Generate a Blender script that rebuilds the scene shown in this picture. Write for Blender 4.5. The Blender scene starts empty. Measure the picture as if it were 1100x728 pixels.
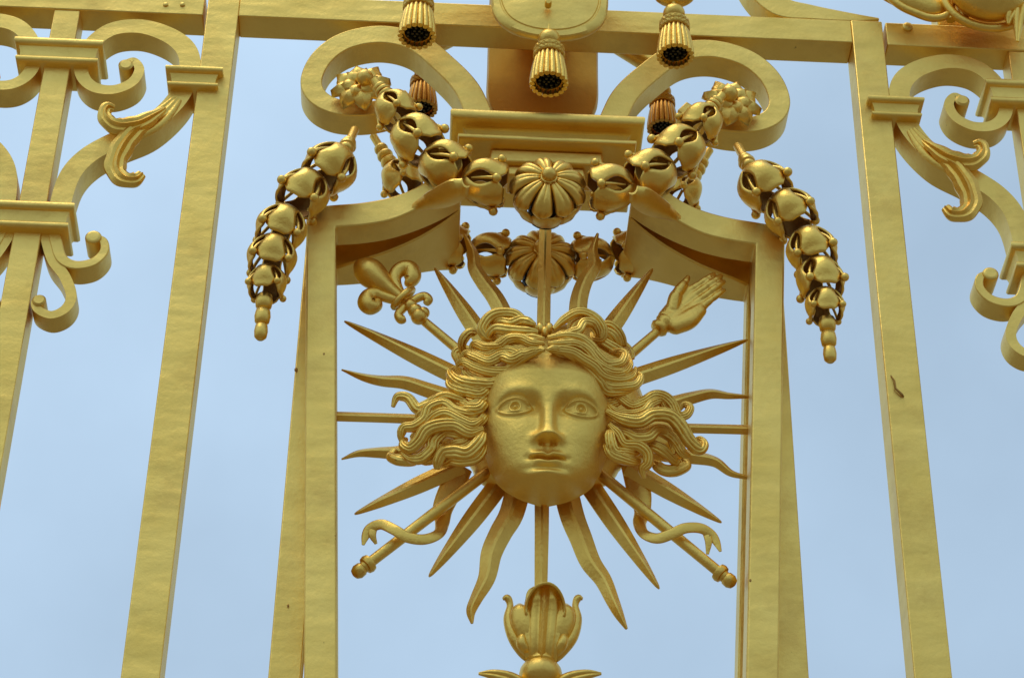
import bpy, bmesh, math, random
import numpy as np
from mathutils import Vector, Matrix
random.seed(7)
S = bpy.context.scene
COL = S.collection
PI = math.pi

# ------------------------------------------------------------------ camera
FPX = 2529.85
TH, PS, RO = 0.639312, 0.033219, 0.0199654
Fv = np.array([math.sin(PS)*math.cos(TH), math.cos(PS)*math.cos(TH), math.sin(TH)])
Rv = np.array([math.cos(PS), -math.sin(PS), 0.0])
Uv = np.cross(Rv, Fv)
c_, s_ = math.cos(RO), math.sin(RO)
R2 = Rv*c_ + Uv*s_
U2 = -Rv*s_ + Uv*c_
CAM = np.array([-0.14784, -2.95946, -2.04444])
GZ = CAM[2] - 1.62            # ground level

def P(px, py, Y=0.0):
    """survey point of the gate: photo pixel -> point on the vertical plane at depth Y"""
    d = Fv + R2*(px-550)/FPX - U2*(py-364)/FPX
    return Vector(CAM + d*(Y-CAM[1])/d[1])
PX = 3.6/FPX                  # size of one photo pixel at the ornament, metres
MIR = lambda v: Vector((-v[0], v[1], v[2]))

cam_d = bpy.data.cameras.new('camera')
cam_d.sensor_width = 36
cam_d.lens = FPX/1100*36
cam_d.clip_end = 2000
cam = bpy.data.objects.new('camera', cam_d)
M = Matrix(((R2[0], U2[0], -Fv[0], CAM[0]), (R2[1], U2[1], -Fv[1], CAM[1]), (R2[2], U2[2], -Fv[2], CAM[2]), (0, 0, 0, 1)))
cam.matrix_world = M
COL.objects.link(cam)
S.camera = cam

# ------------------------------------------------------------------ materials
def gold(name, base=(0.92, 0.62, 0.135), rough=0.40, hammer=1.0, dirt=1.0, fine=1.0, tarnish=1.0):
    m = bpy.data.materials.new(name); m.use_nodes = True
    nt = m.node_tree; N = nt.nodes; L = nt.links
    b = N['Principled BSDF']
    b.inputs['Metallic'].default_value = 1.0
    tc = N.new('ShaderNodeTexCoord')
    def noise(scale, detail, vec=None, rough_=0.55):
        n = N.new('ShaderNodeTexNoise'); n.inputs['Scale'].default_value = scale
        n.inputs['Detail'].default_value = detail; n.inputs['Roughness'].default_value = rough_
        L.new(vec if vec else tc.outputs['Object'], n.inputs['Vector']); return n
    mp = N.new('ShaderNodeMapping'); mp.inputs['Scale'].default_value = (0.5, 0.5, 1.25)
    L.new(tc.outputs['Object'], mp.inputs['Vector'])
    hn = noise(24, 1.5, mp.outputs['Vector'])
    fn = noise(150, 5, None, .65)
    # colour: gilding varies a little between leaves
    vn = noise(9, 4)
    cr = N.new('ShaderNodeValToRGB')
    cr.color_ramp.elements[0].position = 0.3; cr.color_ramp.elements[1].position = 0.7
    cr.color_ramp.elements[0].color = (base[0]*0.93, base[1]*0.90, base[2]*0.84, 1)
    cr.color_ramp.elements[1].color = (min(base[0]*1.04, 1), base[1]*1.05, base[2]*1.12, 1)
    L.new(vn.outputs['Fac'], cr.inputs['Fac'])
    # worn specks where the ground colour shows
    dn = noise(34, 5, None, 0.7)
    dr = N.new('ShaderNodeValToRGB')
    dr.color_ramp.elements[0].position = 0.70; dr.color_ramp.elements[1].position = 0.74
    dr.color_ramp.elements[0].color = (0, 0, 0, 1); dr.color_ramp.elements[1].color = (dirt*0.8,)*3 + (1,)
    L.new(dn.outputs['Fac'], dr.inputs['Fac'])
    mx = N.new('ShaderNodeMix'); mx.data_type = 'RGBA'
    L.new(dr.outputs['Color'], mx.inputs[0]); L.new(cr.outputs['Color'], mx.inputs[6])
    mx.inputs[7].default_value = (0.16, 0.085, 0.02, 1)
    tn = noise(6.5, 7, None, 0.68)
    tr = N.new('ShaderNodeMapRange'); tr.inputs['From Min'].default_value = 0.50; tr.inputs['From Max'].default_value = 0.74
    tr.inputs['To Max'].default_value = 0.55*tarnish; L.new(tn.outputs['Fac'], tr.inputs['Value'])
    m2 = N.new('ShaderNodeMix'); m2.data_type = 'RGBA'
    L.new(tr.outputs['Result'], m2.inputs[0]); L.new(mx.outputs[2], m2.inputs[6]); m2.inputs[7].default_value = (base[0]*.62, base[1]*.52, base[2]*.5, 1)
    L.new(m2.outputs[2], b.inputs['Base Color'])
    rr = N.new('ShaderNodeMapRange'); rr.inputs['To Min'].default_value = rough-0.07; rr.inputs['To Max'].default_value = rough+0.09
    L.new(fn.outputs['Fac'], rr.inputs['Value']); L.new(rr.outputs['Result'], b.inputs['Roughness'])
    b1 = N.new('ShaderNodeBump'); b1.inputs['Strength'].default_value = min(1, 0.42*hammer); b1.inputs['Distance'].default_value = 0.006
    L.new(hn.outputs['Fac'], b1.inputs['Height'])
    b2 = N.new('ShaderNodeBump'); b2.inputs['Strength'].default_value = min(1, 0.28*fine); b2.inputs['Distance'].default_value = 0.0022
    L.new(fn.outputs['Fac'], b2.inputs['Height']); L.new(b1.outputs['Normal'], b2.inputs['Normal'])
    L.new(b2.outputs['Normal'], b.inputs['Normal'])
    return m

BARM = gold('gilded_bar', base=(0.94, 0.64, 0.15), rough=0.43, hammer=1.0)
ORN = gold('gilded_ornament', base=(0.94, 0.605, 0.125), rough=0.34, hammer=0.3, dirt=0.8, fine=1.5)
FACEM = gold('gilded_face', base=(0.94, 0.64, 0.14), rough=0.50, hammer=0.4, dirt=0.2, fine=2.0, tarnish=.35)
HAIRM = gold('gilded_hair', base=(0.94, 0.62, 0.13), rough=0.38, hammer=0.15, dirt=0.5, fine=1.5)
BACK_SHADE = gold('gilded_back_painted_shade', base=(0.66, 0.33, 0.055), rough=0.36, hammer=0.1, dirt=0.3, fine=.5)  # gilding browned: shade and reflection of the rear fittings put into the colour
FLIP = True
SHADE_CHIP = gold('painted_shade_and_chips', base=(0.42, 0.22, 0.055), rough=0.5, hammer=0.2, dirt=0.0)  # brown gold: shade painted inside the buds, also the colour of chips and flakes
CORE = gold('dark_core', base=(0.10, 0.085, 0.05), rough=0.55, hammer=0.3, dirt=0.0)  # one dark tone for tassel strands and flower sockets

def ground_mat():
    m = bpy.data.materials.new('pale_gravel'); m.use_nodes = True
    N = m.node_tree.nodes; L = m.node_tree.links; b = N['Principled BSDF']
    n = N.new('ShaderNodeTexNoise'); n.inputs['Scale'].default_value = 3; n.inputs['Detail'].default_value = 8
    tc = N.new('ShaderNodeTexCoord'); L.new(tc.outputs['Object'], n.inputs['Vector'])
    r = N.new('ShaderNodeValToRGB'); r.color_ramp.elements[0].color = (0.19, 0.15, 0.105, 1); r.color_ramp.elements[1].color = (0.33, 0.27, 0.195, 1)
    L.new(n.outputs['Fac'], r.inputs['Fac']); L.new(r.outputs['Color'], b.inputs['Base Color'])
    b.inputs['Roughness'].default_value = 0.9
    return m

# ------------------------------------------------------------------ helpers
def V(x, y, z): return Vector((x, y, z))

def spline(pts, n=8):
    """Catmull-Rom through points (tuples of any length)"""
    A = [np.array(p, float) for p in pts]
    A = [2*A[0]-A[1]] + A + [2*A[-1]-A[-2]]
    out = []
    for i in range(1, len(A)-2):
        p0, p1, p2, p3 = A[i-1:i+3]
        for k in range(n):
            t = k/n
            out.append(0.5*((2*p1)+(-p0+p2)*t+(2*p0-5*p1+4*p2-p3)*t*t+(-p0+3*p1-3*p2+p3)*t**3))
    out.append(A[-2])
    return out

class MB:
    def __init__(self, mirror=False): self.v = []; self.f = []; self.mir = mirror
    def add(self, vs, fs):
        o = len(self.v)
        self.v += [Vector(v) for v in vs]
        self.f += [tuple(i+o for i in f) for f in fs]
    def box(self, x0, x1, y0, y1, z0, z1):
        self.add([(x0,y0,z0),(x1,y0,z0),(x1,y1,z0),(x0,y1,z0),(x0,y0,z1),(x1,y0,z1),(x1,y1,z1),(x0,y1,z1)],
                 [(0,3,2,1),(4,5,6,7),(0,1,5,4),(1,2,6,5),(2,3,7,6),(3,0,4,7)])
    def prism(self, poly, y0, y1):
        n = len(poly)
        self.add([(p[0], y0, p[1]) for p in poly]+[(p[0], y1, p[1]) for p in poly],
                 [tuple(range(n)), tuple(range(2*n-1, n-1, -1))]+[(i, i+n, (i+1) % n+n, (i+1) % n) for i in range(n)])
    def strip(self, path, widths, y0, y1):
        """bar of rectangular section bent in the gate plane; path of (x,z)"""
        A = [np.array(p[:2], float) for p in path]; n = len(A)
        L = []; Rr = []
        for i in range(n):
            t = A[min(i+1, n-1)]-A[max(i-1, 0)]; t /= max(np.linalg.norm(t), 1e-9)
            nn = np.array([-t[1], t[0]]); w = widths[i]/2
            L.append(A[i]+nn*w); Rr.append(A[i]-nn*w)
        vs = []
        for i in range(n):
            vs += [(L[i][0], y0, L[i][1]), (Rr[i][0], y0, Rr[i][1]), (Rr[i][0], y1, Rr[i][1]), (L[i][0], y1, L[i][1])]
        fs = [(0,1,2,3), tuple(4*(n-1)+k for k in (3,2,1,0))]
        for i in range(n-1):
            for k in range(4):
                a = 4*i+k; b = 4*i+(k+1) % 4
                fs.append((a, a+4, b+4, b))
        self.add(vs, fs)
    def section(self, path, frames, prof, cap=True):
        """sweep: path points, frames [(side,out)], prof(i)-> list of (a,b)"""
        n = len(path); vs = []; k = None
        for i in range(n):
            pr = prof(i); k = len(pr)
            for a, b in pr: vs.append(Vector(path[i])+frames[i][0]*a+frames[i][1]*b)
        fs = []
        for i in range(n-1):
            for j in range(k):
                a = i*k+j; b = i*k+(j+1) % k
                fs.append((a, b, b+k, a+k))
        if cap: fs += [tuple(range(k-1, -1, -1)), tuple((n-1)*k+j for j in range(k))]
        self.add(vs, fs)
    def frames(self, path, out=(0, -0.92, -0.38)):
        n = len(path); o = Vector(out).normalized(); fr = []
        for i in range(n):
            t = (Vector(path[min(i+1, n-1)])-Vector(path[max(i-1, 0)]))
            t = t.normalized() if t.length > 1e-9 else V(1, 0, 0)
            u = o-t*o.dot(t)
            if u.length < 0.05: u = t.orthogonal()
            u.normalize(); fr.append((t.cross(u), u))
        return fr
    def tube(self, path, radii, seg=12):
        fr = self.frames(path)
        cs = [(math.cos(2*PI*j/seg), math.sin(2*PI*j/seg)) for j in range(seg)]
        self.section(path, fr, lambda i: [(c*radii[i], s*radii[i]) for c, s in cs])
    def blade(self, path, widths, ridge, back=None, out=(0, -1, -0.1)):
        fr = self.frames(path, out)
        def pr(i):
            w = widths[i]/2; h = ridge[i]; bk = -h if back is None else back
            return [(-w, h*0.12), (-w*0.14, h), (w*0.14, h), (w, h*0.12), (w, -h*0.12), (w*0.2, bk), (-w*0.2, bk), (-w, -h*0.12)]
        self.section(path, fr, pr)
    def lock(self, path, widths, strands=3, height=0.55, out=(0, -0.92, -0.38), groove=0.3):
        fr = self.frames(path, out); m = 22
        def pr(i):
            w = widths[i]/2; r = []
            for j in range(m+1):
                s = -1+2*j/m
                e = math.sqrt(max(0, 1-s*s))
                g = abs(math.cos(strands*PI*(s+1)/2+PI/2))
                r.append((s*w, w*height*2*(e*(1-groove)+groove*g*min(1, e*2.2))))
            for j in range(1, 6):
                s = 1-2*j/6; r.append((s*w*0.9, -w*0.5*math.sqrt(1-s*s)))
            return r
        self.section(path, fr, pr)
    def lathe(self, o, ax, prof, seg=24, lobes=0, depth=0.0):
        """prof: (distance along axis, radius)"""
        a = Vector(ax).normalized(); u = a.orthogonal().normalized(); w = a.cross(u); o = Vector(o)
        n = len(prof); vs = []
        for d, r in prof:
            for j in range(seg):
                p = 2*PI*j/seg; rr = r*(1+depth*(abs(math.cos(lobes*p/2))-0.6)) if lobes else r
                vs.append(o+a*d+(u*math.cos(p)+w*math.sin(p))*rr)
        fs = [(i*seg+j, i*seg+(j+1) % seg, (i+1)*seg+(j+1) % seg, (i+1)*seg+j) for i in range(n-1) for j in range(seg)]
        fs += [tuple(range(seg-1, -1, -1)), tuple((n-1)*seg+j for j in range(seg))]
        self.add(vs, fs)
    def ball(self, o, r, seg=16, sq=(1, 1, 1)):
        o = Vector(o); vs = [o+V(0, 0, r*sq[2])]; m = seg//2
        for i in range(1, m):
            t = PI*i/m
            for j in range(seg):
                p = 2*PI*j/seg; vs.append(o+V(math.sin(t)*math.cos(p)*sq[0], math.sin(t)*math.sin(p)*sq[1], math.cos(t)*sq[2])*r)
        vs.append(o-V(0, 0, r*sq[2])); e = len(vs)-1
        fs = [(0, 1+j, 1+(j+1) % seg) for j in range(seg)]
        for i in range(m-2):
            for j in range(seg):
                a = 1+i*seg+j; b = 1+i*seg+(j+1) % seg; fs.append((a, a+seg, b+seg, b))
        fs += [(e, 1+(m-2)*seg+(j+1) % seg, 1+(m-2)*seg+j) for j in range(seg)]
        self.add(vs, fs)
    def hairlock(self, path, widths, st, rnd, height=0.62):
        """carved lock: ridges of unequal size that drift across it"""
        fr = self.frames(path, (0, -0.92, -0.38)); m = 26; n = len(path)
        ph = rnd.random(); dr = rnd.uniform(-.5, .5); am = [rnd.uniform(.6, 1.1) for _ in range(8)]
        def pr(i):
            w = widths[i]/2; r = []; t = i/(n-1)
            for j in range(m+1):
                s = -1+2*j/m; e = math.sqrt(max(0, 1-s*s))
                x = st*(s+1)/2+ph+dr*t*st*.7
                g = abs(math.sin(PI*x))**.7*am[int(x) % 8]+.22*abs(math.sin(PI*(2.6*x+ph)))
                r.append((s*w, w*height*2*(e*.70+.24*g*min(1, e*2))))
            for j in range(1, 6):
                s = 1-2*j/6; r.append((s*w*0.9, -w*0.6*math.sqrt(1-s*s)))
            return r
        self.section(path, fr, pr)
    def grid(self, rows):
        n = len(rows); k = len(rows[0])
        self.add([p for r in rows for p in r], [(i*k+j, i*k+j+1, (i+1)*k+j+1, (i+1)*k+j) for i in range(n-1) for j in range(k-1)])
    def build(self, name, mat, parent=None, bevel=0.0, angle=38, solid=0.0, sub=0, smooth=True, remesh=0.0, origin=None):
        o0 = Vector((0, 0, 0)); p = parent
        while p is not None: o0 += p.location; p = p.parent
        if origin is not None: org = Vector(origin)
        else: org = Vector((0, 0, 0))
        vs = [(-v.x, v.y, v.z) if self.mir else tuple(v) for v in self.v]
        me = bpy.data.meshes.new(name)
        me.from_pydata([tuple(Vector(v)-o0-org) for v in vs], [], self.f)
        bm = bmesh.new(); bm.from_mesh(me)
        if solid == 0: bmesh.ops.recalc_face_normals(bm, faces=bm.faces[:])
        elif self.mir: bmesh.ops.reverse_faces(bm, faces=bm.faces[:])
        bm.to_mesh(me); bm.free()
        if smooth:
            me.shade_smooth(); me.set_sharp_from_angle(angle=math.radians(angle))
        me.materials.append(mat)
        ob = bpy.data.objects.new(name, me); COL.objects.link(ob)
        ob.location = org
        if parent: ob.parent = parent
        if solid:
            md = ob.modifiers.new('thickness', 'SOLIDIFY'); md.thickness = solid; md.offset = 0
        if bevel:
            md = ob.modifiers.new('bevel', 'BEVEL'); md.width = bevel; md.segments = 2; md.limit_method = 'ANGLE'; md.angle_limit = math.radians(40)
        if remesh:
            md = ob.modifiers.new('remesh', 'REMESH'); md.mode = 'VOXEL'; md.voxel_size = remesh; md.use_smooth_shade = True
            md = ob.modifiers.new('smooth', 'SMOOTH'); md.factor = 0.5; md.iterations = 5
        if sub:
            md = ob.modifiers.new('sub', 'SUBSURF'); md.levels = sub; md.render_levels = sub
        return ob

def tag(o, label=None, cat=None, group=None, kind=None):
    if label: o['label'] = label
    if cat: o['category'] = cat
    if group: o['group'] = group
    if kind: o['kind'] = kind
    return o
def thing(name, loc, label, cat, group=None):
    o = bpy.data.objects.new(name, None); COL.objects.link(o); o.location = Vector(loc)
    o.empty_display_size = 0.05
    return tag(o, label, cat, group)

def xz(px, py, Y=0.0):
    p = P(px, py, Y); return (p.x, p.z)
def lerp(a, b, t): return a+(b-a)*t
def interp(xs, ys, x): return float(np.interp(x, xs, ys))

# ------------------------------------------------------------------ ground
g = MB(); R_ = 900
g.add([(-R_, -R_, GZ), (R_, -R_, GZ), (R_, R_, GZ), (-R_, R_, GZ)], [(0, 1, 2, 3)])
tag(g.build('ground', ground_mat(), smooth=False), kind='structure')

# ------------------------------------------------------------------ central gate leaf
RZ0, RZ1 = 0.830, 0.884       # top rail
BX0, BX1 = 0.535, 0.590       # stiles
D0, D1 = 0.0, 0.055
YCH = -0.05
gate = thing('gate_leaf', (0, 0.03, GZ), 'gilded gate leaf of square bars and ring scrolls framing the sun mask', 'gate')
for s in (-1, 1):
    b = MB(s < 0); b.box(BX0, BX1, D0, D1, GZ+0.02, RZ1); b.build('stile', BARM, gate, bevel=0.002)
b = MB(); b.box(-BX0, BX0, D0, D1, RZ0, RZ1-0.001); b.build('top_rail', BARM, gate, bevel=0.002)
b = MB(); b.tube([P(957, 403, -.001), P(961, 409, -.003), P(962, 417, -.004), P(969, 424, -.003), P(971, 426, -.001)], [.0007, .0013, .0016, .0022, .0010], 7); b.build('loose_flake', SHADE_CHIP, gate)
for x, y, r in ((318, 397, 2.0), (309.5, 650, 1.2), (806, 623, 1.3), (842, 37, 1.0), (160, 560, 1.0), (205, 300, 1.1), (1000, 640, 1.2), (944, 190, 1.0), (348, 380, 1.1)):
    b = MB(); b.ball(P(x, y, YCH if 325 < x < 360 or 790 < x < 812 else 0.001), r*PX, 8, (1, .35, 1.5))
    b.build('chip', SHADE_CHIP, gate)
# inner uprights standing right behind the tapered frame
mx0 = P(287, 728, 0.0).x; mx1 = P(324.5, 728, 0.0).x
mxr = P(869, 728, 0.0).x
for s in (-1, 1):
    b = MB(s < 0); b.box(0.5*(mxr-mx0)-0.046, 0.5*(mxr-mx0), 0.003, D1, GZ+0.02, 0.375); b.build('inner_upright', BARM, gate, bevel=0.002)
b = MB(); b.box(-BX0, BX0, D0+.001, D1-.001, GZ+0.25, GZ+0.32); b.build('bottom_rail', BARM, gate, bevel=0.002)

# ring scrolls
ring = [(516, 127), (502, 96), (478, 70), (447, 46), (410, 37.5), (372, 44), (346, 62), (334.5, 86), (341, 104), (362, 115), (392, 117), (420, 112), (440, 102)]
rp = spline([xz(*q, 0.0) for q in ring], 8)
for s in (-1, 1):
    b = MB(s > 0)
    n = len(rp)
    b.strip(rp, [interp([0, .2, .5, .75, 1], [.046, .043, .038, .034, .026], i/(n-1)) for i in range(n)], -0.002, 0.05)
    b.build('ring_scroll', BARM, gate, bevel=0.002)
# scroll lying on the rail, its end visible right of the shield
for s in (-1, 1):
    b = MB(s < 0)
    pts = spline([xz(*q) for q in [(800, -60), (812, -22), (838, 4), (872, 11), (915, 16.5), (945, 18.5)]], 8); n = len(pts)
    b.strip(pts, [interp([0, .4, .7, 1], [.05, .05, .028, .005], i/(n-1)) for i in range(n)], 0.004, 0.05)
    b.build('crest_scroll', BARM, gate, bevel=0.002)
# moulded cornice block in the middle
YL = -0.075
lz = P(588, 118, YL).z; lx0 = P(483, 113, YL).x; lx1 = P(692, 122, YL).x
hw = 0.5*(lx1-lx0)
cb = MB()
def moulding(mb, hw, y0, y1, prof):
    """stack of mitred rings: prof (z, inset)"""
    vs = []; n = len(prof)
    for z, i in prof: vs += [(-hw+i, y0+i, z), (hw-i, y0+i, z), (hw-i, y1-i, z), (-hw+i, y1-i, z)]
    fs = [(0, 1, 2, 3), tuple(4*(n-1)+k for k in (3, 2, 1, 0))]
    for i in range(n-1):
        for k in range(4): fs.append((4*i+k, 4*i+(k+1) % 4, 4*i+4+(k+1) % 4, 4*i+4+k))
    mb.add(vs, fs)
zb = P(588, 158, YL).z; hh = lz-zb
moulding(cb, hw, YL, 0.13, [(lz, .014), (lz-.001, .007), (lz-.005, .002), (lz-.010, 0), (lz-.017, .001), (lz-.022, .005), (lz-.0235, .012), (lz-.0245, .020), (lz-.030, .026), (lz-.038, .031), (lz-.044, .033),
     (lz-.0445, .017), (lz-.047, .0145), (lz-.051, .014), (lz-.055, .0155), (lz-.057, .020), (lz-.058, .026)])
cor = cb.build('cornice', BARM, gate, angle=50)
b = MB(); b.box(-hw*0.58, hw*0.58, YL+0.035, 0.03, lz-0.085, lz-.059); b.build('corbel', BARM, gate, bevel=0.004)
b = MB(); b.box(-hw*0.40, hw*0.40, YL+0.045, 0.02, lz-0.105, lz-.085); b.build('corbel_foot', BARM, gate, bevel=0.004)

# ------------------------------------------------------------------ side panels (drawn for the left one, mirrored for the right)
def bx(px, py, Y=0.0): return P(px, py, Y).x
def side_panel(right):
    m = right
    lab = 'gilded railing panel with scrollwork at the right edge, under the coat of arms' if right else 'gilded railing panel with scrollwork and leaf curls at the left edge'
    xc = 0.5*(bx(57.3, 12)+bx(85.5, 13)); bw = (bx(85.5, 13)-bx(57.3, 12))
    t = thing('railing_panel', ((-xc if right else xc), 0.03, GZ), lab, 'railing')
    b = MB(m); b.box(-1.42, -BX1-0.006, D0+.002, D1, RZ0, RZ1); b.build('top_rail', BARM, t, bevel=0.002)
    b = MB(m); b.box(-1.42, -BX1-0.006, D0+.002, D1, GZ+.25, GZ+.32); b.build('bottom_rail', BARM, t, bevel=0.002)
    b = MB(m); b.box(xc-bw/2, xc+bw/2, 0.004, 0.05, GZ+0.02, RZ0); b.build('bar', BARM, t, bevel=0.002)
    # outer stile far left
    b = MB(m); b.box(2*xc+BX0, 2*xc+BX1, D0, D1, GZ+0.02, RZ1); b.build('outer_stile', BARM, t, bevel=0.002)
    main = [(64, 232), (66, 212), (76, 185), (95, 165), (124, 149), (160, 133), (190, 105), (203, 76), (201, 54), (184, 38), (154, 27.5), (124, 29), (103, 41), (89, 60), (88, 79), (100, 92), (121, 95), (141, 87.5), (149.5, 74), (144, 64), (136, 65)]
    mp_ = spline([xz(*q) for q in main], 8); n = len(mp_)
    mw = [interp([0, .25, .42, .6, .72, .9, 1], [.034, .036, .036, .028, .022, .017, .010], i/(n-1)) for i in range(n)]
    la = [(58, 245), (60, 258), (66, 275), (80, 282), (99, 279), (111, 268), (111, 257), (103, 252)]
    lb = [(49, 245), (51, 258), (57, 277), (69, 294), (76, 314), (70, 328), (55, 335), (41, 330), (37, 322), (41, 318)]
    pa = spline([xz(*q) for q in la], 8); pb = spline([xz(*q) for q in lb], 8)
    for side in (0, 1):
        fl = (lambda p: p) if side == 0 else (lambda p: (2*xc-p[0], p[1]))
        b = MB(m); b.strip([fl(p) for p in mp_], mw, 0.003, 0.049)
        e = fl(xz(135, 69)); b.lathe((e[0], -0.001, e[1]), (0, 1, 0), [(0, .009), (.003, .0125), (.05, .0125), (.053, .01)], 20)
        b.build('scroll_bar', BARM, t, bevel=0.0025)
        b = MB(m); n2 = len(pa); b.strip([fl(p) for p in pa], [lerp(.020, .013, i/(n2-1)) for i in range(n2)], 0.005, 0.047)
        e = fl(xz(100, 253)); b.lathe((e[0], 0.001, e[1]), (0, 1, 0), [(0, .010), (.003, .0135), (.046, .0135), (.049, .011)], 20)
        b.build('scroll_curl', BARM, t, bevel=0.0025)
        b = MB(m); n2 = len(pb); b.strip([fl(p) for p in pb], [lerp(.021, .012, i/(n2-1)) for i in range(n2)], 0.007, 0.045)
        e = fl(xz(41.5, 320)); b.lathe((e[0], 0.003, e[1]), (0, 1, 0), [(0, .008), (.003, .011), (.042, .011), (.045, .009)], 20)
        b.build('scroll_curl', BARM, t, bevel=0.0025)
        # acanthus leaves clasping the scroll
        leaves = [[(178, 116, -.003, .006), (166, 123, -.012, .018), (150, 131, -.016, .026), (133, 134, -.018, .027), (120, 131, -.02, .024), (113, 122, -.02, .020), (116, 114, -.018, .016), (123, 116, -.014, .010)],
                  [(163, 133, -.004, .010), (148, 138, -.012, .024), (136, 150, -.016, .030), (127, 166, -.016, .030), (125, 180, -.016, .028), (133, 190, -.018, .024), (146, 191, -.02, .020), (153, 186, -.016, .012)]]
        lm = MB(m)
        for lf in leaves:
            q = spline([(*P(a, c, y), w) for a, c, y, w in lf], 8)
            pth = [V(fl((r[0], r[2]))[0], r[1], r[2]) for r in q]; nq = len(q); fr = lm.frames(pth, (0.25, -1, -0.2))
            def pr(i):
                w = q[i][3]*.62*(1+.05*math.sin(i*.7)); c_ = .45+.25*math.sin(i/nq*PI)
                up_ = [(-w, -.55*w*c_), (-w*.62, .02*w), (-w*.30, -.04*w), (0, .34*w), (w*.30, -.04*w), (w*.62, .02*w), (w, -.55*w*c_)]
                return up_+[(a, b-.0028-.10*w) for a, b in up_[::-1]]
            lm.section(pth, fr, pr)
        lm.build('leaf', ORN, t, angle=35)
        # sheath from which the leaves spring, wrapped over the scroll
        k0, k1 = int(n*.205), int(n*.31)
        pth = [V(fl(mp_[k])[0], .002, fl(mp_[k])[1]) for k in range(k0, k1)]; nq = len(pth)
        sm = MB(m); sm.lock(pth, [.041*interp([0, .15, .6, 1], [.86, 1, 1, .45], k/(nq-1)) for k in range(nq)], 3, .14, out=(0, -1, 0), groove=.55)
        sm.build('leaf_sheath', ORN, t, angle=60)
    # collars
    def collar(x0, x1, z1, h, y0, y1, name='collar'):
        b = MB(m); cx = 0.5*(x0+x1); w = 0.5*(x1-x0)
        c2 = MB(); moulding(c2, w, y0, y1, [(z1, .008), (z1-.001, .004), (z1-h*.1, .0005), (z1-h*.2, 0), (z1-h*.3, .003), (z1-h*.33, .008), (z1-h*.5, .011), (z1-h*.72, .012), (z1-h*.74, .009), (z1-h*.8, .0065), (z1-h*.88, .006), (z1-h*.96, .008), (z1-h, .014)])
        b.add([v+V(cx, 0, 0) for v in c2.v], c2.f)
        b.build(name, BARM, t, angle=50)
    yc = -0.018
    x1 = bx(112, 40, yc); collar(2*xc-x1, x1, P(62, 39, yc).z, .052, yc, 0.072)
    x1 = bx(81, 215, yc); collar(2*xc-x1, x1, P(40, 214, yc).z, .052, yc, 0.072)
    z_ = P(208, 69, yc).z; xa, xb_ = bx(178, 68, yc), bx(240, 70, yc)
    collar(xa, xb_, z_, .044, yc, 0.068)
    collar(2*xc-xb_, 2*xc-xa, z_, .044, yc, 0.068)
    return t
left_panel = side_panel(False); right_panel = side_panel(True)
b = MB(); b.ball(P(975, 29, 0), .0095, 14, (1, .6, 1)); b.build('rivet', BARM, right_panel)
for x, y in ((178, 5), (196, 5)):
    b = MB(); b.ball(P(x, y, 0.001), .005, 10, (1, .5, 1)); b.build('rivet', BARM, left_panel)

# ------------------------------------------------------------------ tapered frame round the sun
frame = thing('tapered_frame', (0, 0.0, 0.0), 'gilded double frame with tapering posts and curved shoulders around the sun mask', 'frame')
YF = -0.05
zl = GZ+0.9
o_t = P(329, 222, YF); i_t = P(360.5, 243.5, YF); o_b = P(326.5, 728, YF); i_b = P(363.5, 728, YF)
k = (zl-o_b.z)/(o_t.z-o_b.z)
ob2 = o_b.x+(o_t.x-o_b.x)*k; ib2 = i_b.x+(i_t.x-i_b.x)*k
top = [(329, 222), (360, 219.5), (390, 217), (420, 211.5), (450, 203), (475, 192), (492, 180)]
bot = [(360.5, 243.5), (375, 242.8), (395, 241), (420, 236.5), (450, 227), (475, 216), (496, 204)]
tp = spline([(*xz(*q, YF), 0) for q in top], 6); bt = spline([(*xz(*q, YF), 0) for q in bot], 6)
n = len(tp)
def fwd(u): return max(0, (u-.42)/.58)**2.2*0.06
for front in (True, False):
    ya, yb = (YF, -0.001) if front else (0.058, 0.104)
    for s in (-1, 1):
        vs = []
        for i in range(9):
            t = i/9
            vs += [(lerp(ob2, o_t.x, t), ya, lerp(zl, o_t.z, t)), (lerp(ib2, i_t.x, t), ya, lerp(zl, i_t.z, t)), (lerp(ib2, i_t.x, t), yb, lerp(zl, i_t.z, t)), (lerp(ob2, o_t.x, t), yb, lerp(zl, o_t.z, t))]
        for i in range(n):
            u = i/(n-1); f = fwd(u)
            y0, y1 = (ya-f, yb) if front else (ya-0.0575*u**0.9, yb+f)
            vs += [(tp[i][0], y0, tp[i][1]), (bt[i][0], y0, bt[i][1]), (bt[i][0], y1, bt[i][1]), (tp[i][0], y1, tp[i][1])]
        m_ = n+9
        fs = [(0, 1, 2, 3), tuple(4*(m_-1)+q for q in (3, 2, 1, 0))]
        for i in range(m_-1):
            for q in range(4): fs.append((4*i+q, 4*i+4+q, 4*i+4+(q+1) % 4, 4*i+(q+1) % 4))
        b = MB(s > 0); b.add(vs, fs)
        b.build('frame_side', BARM, frame, bevel=0.003, angle=30)
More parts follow.
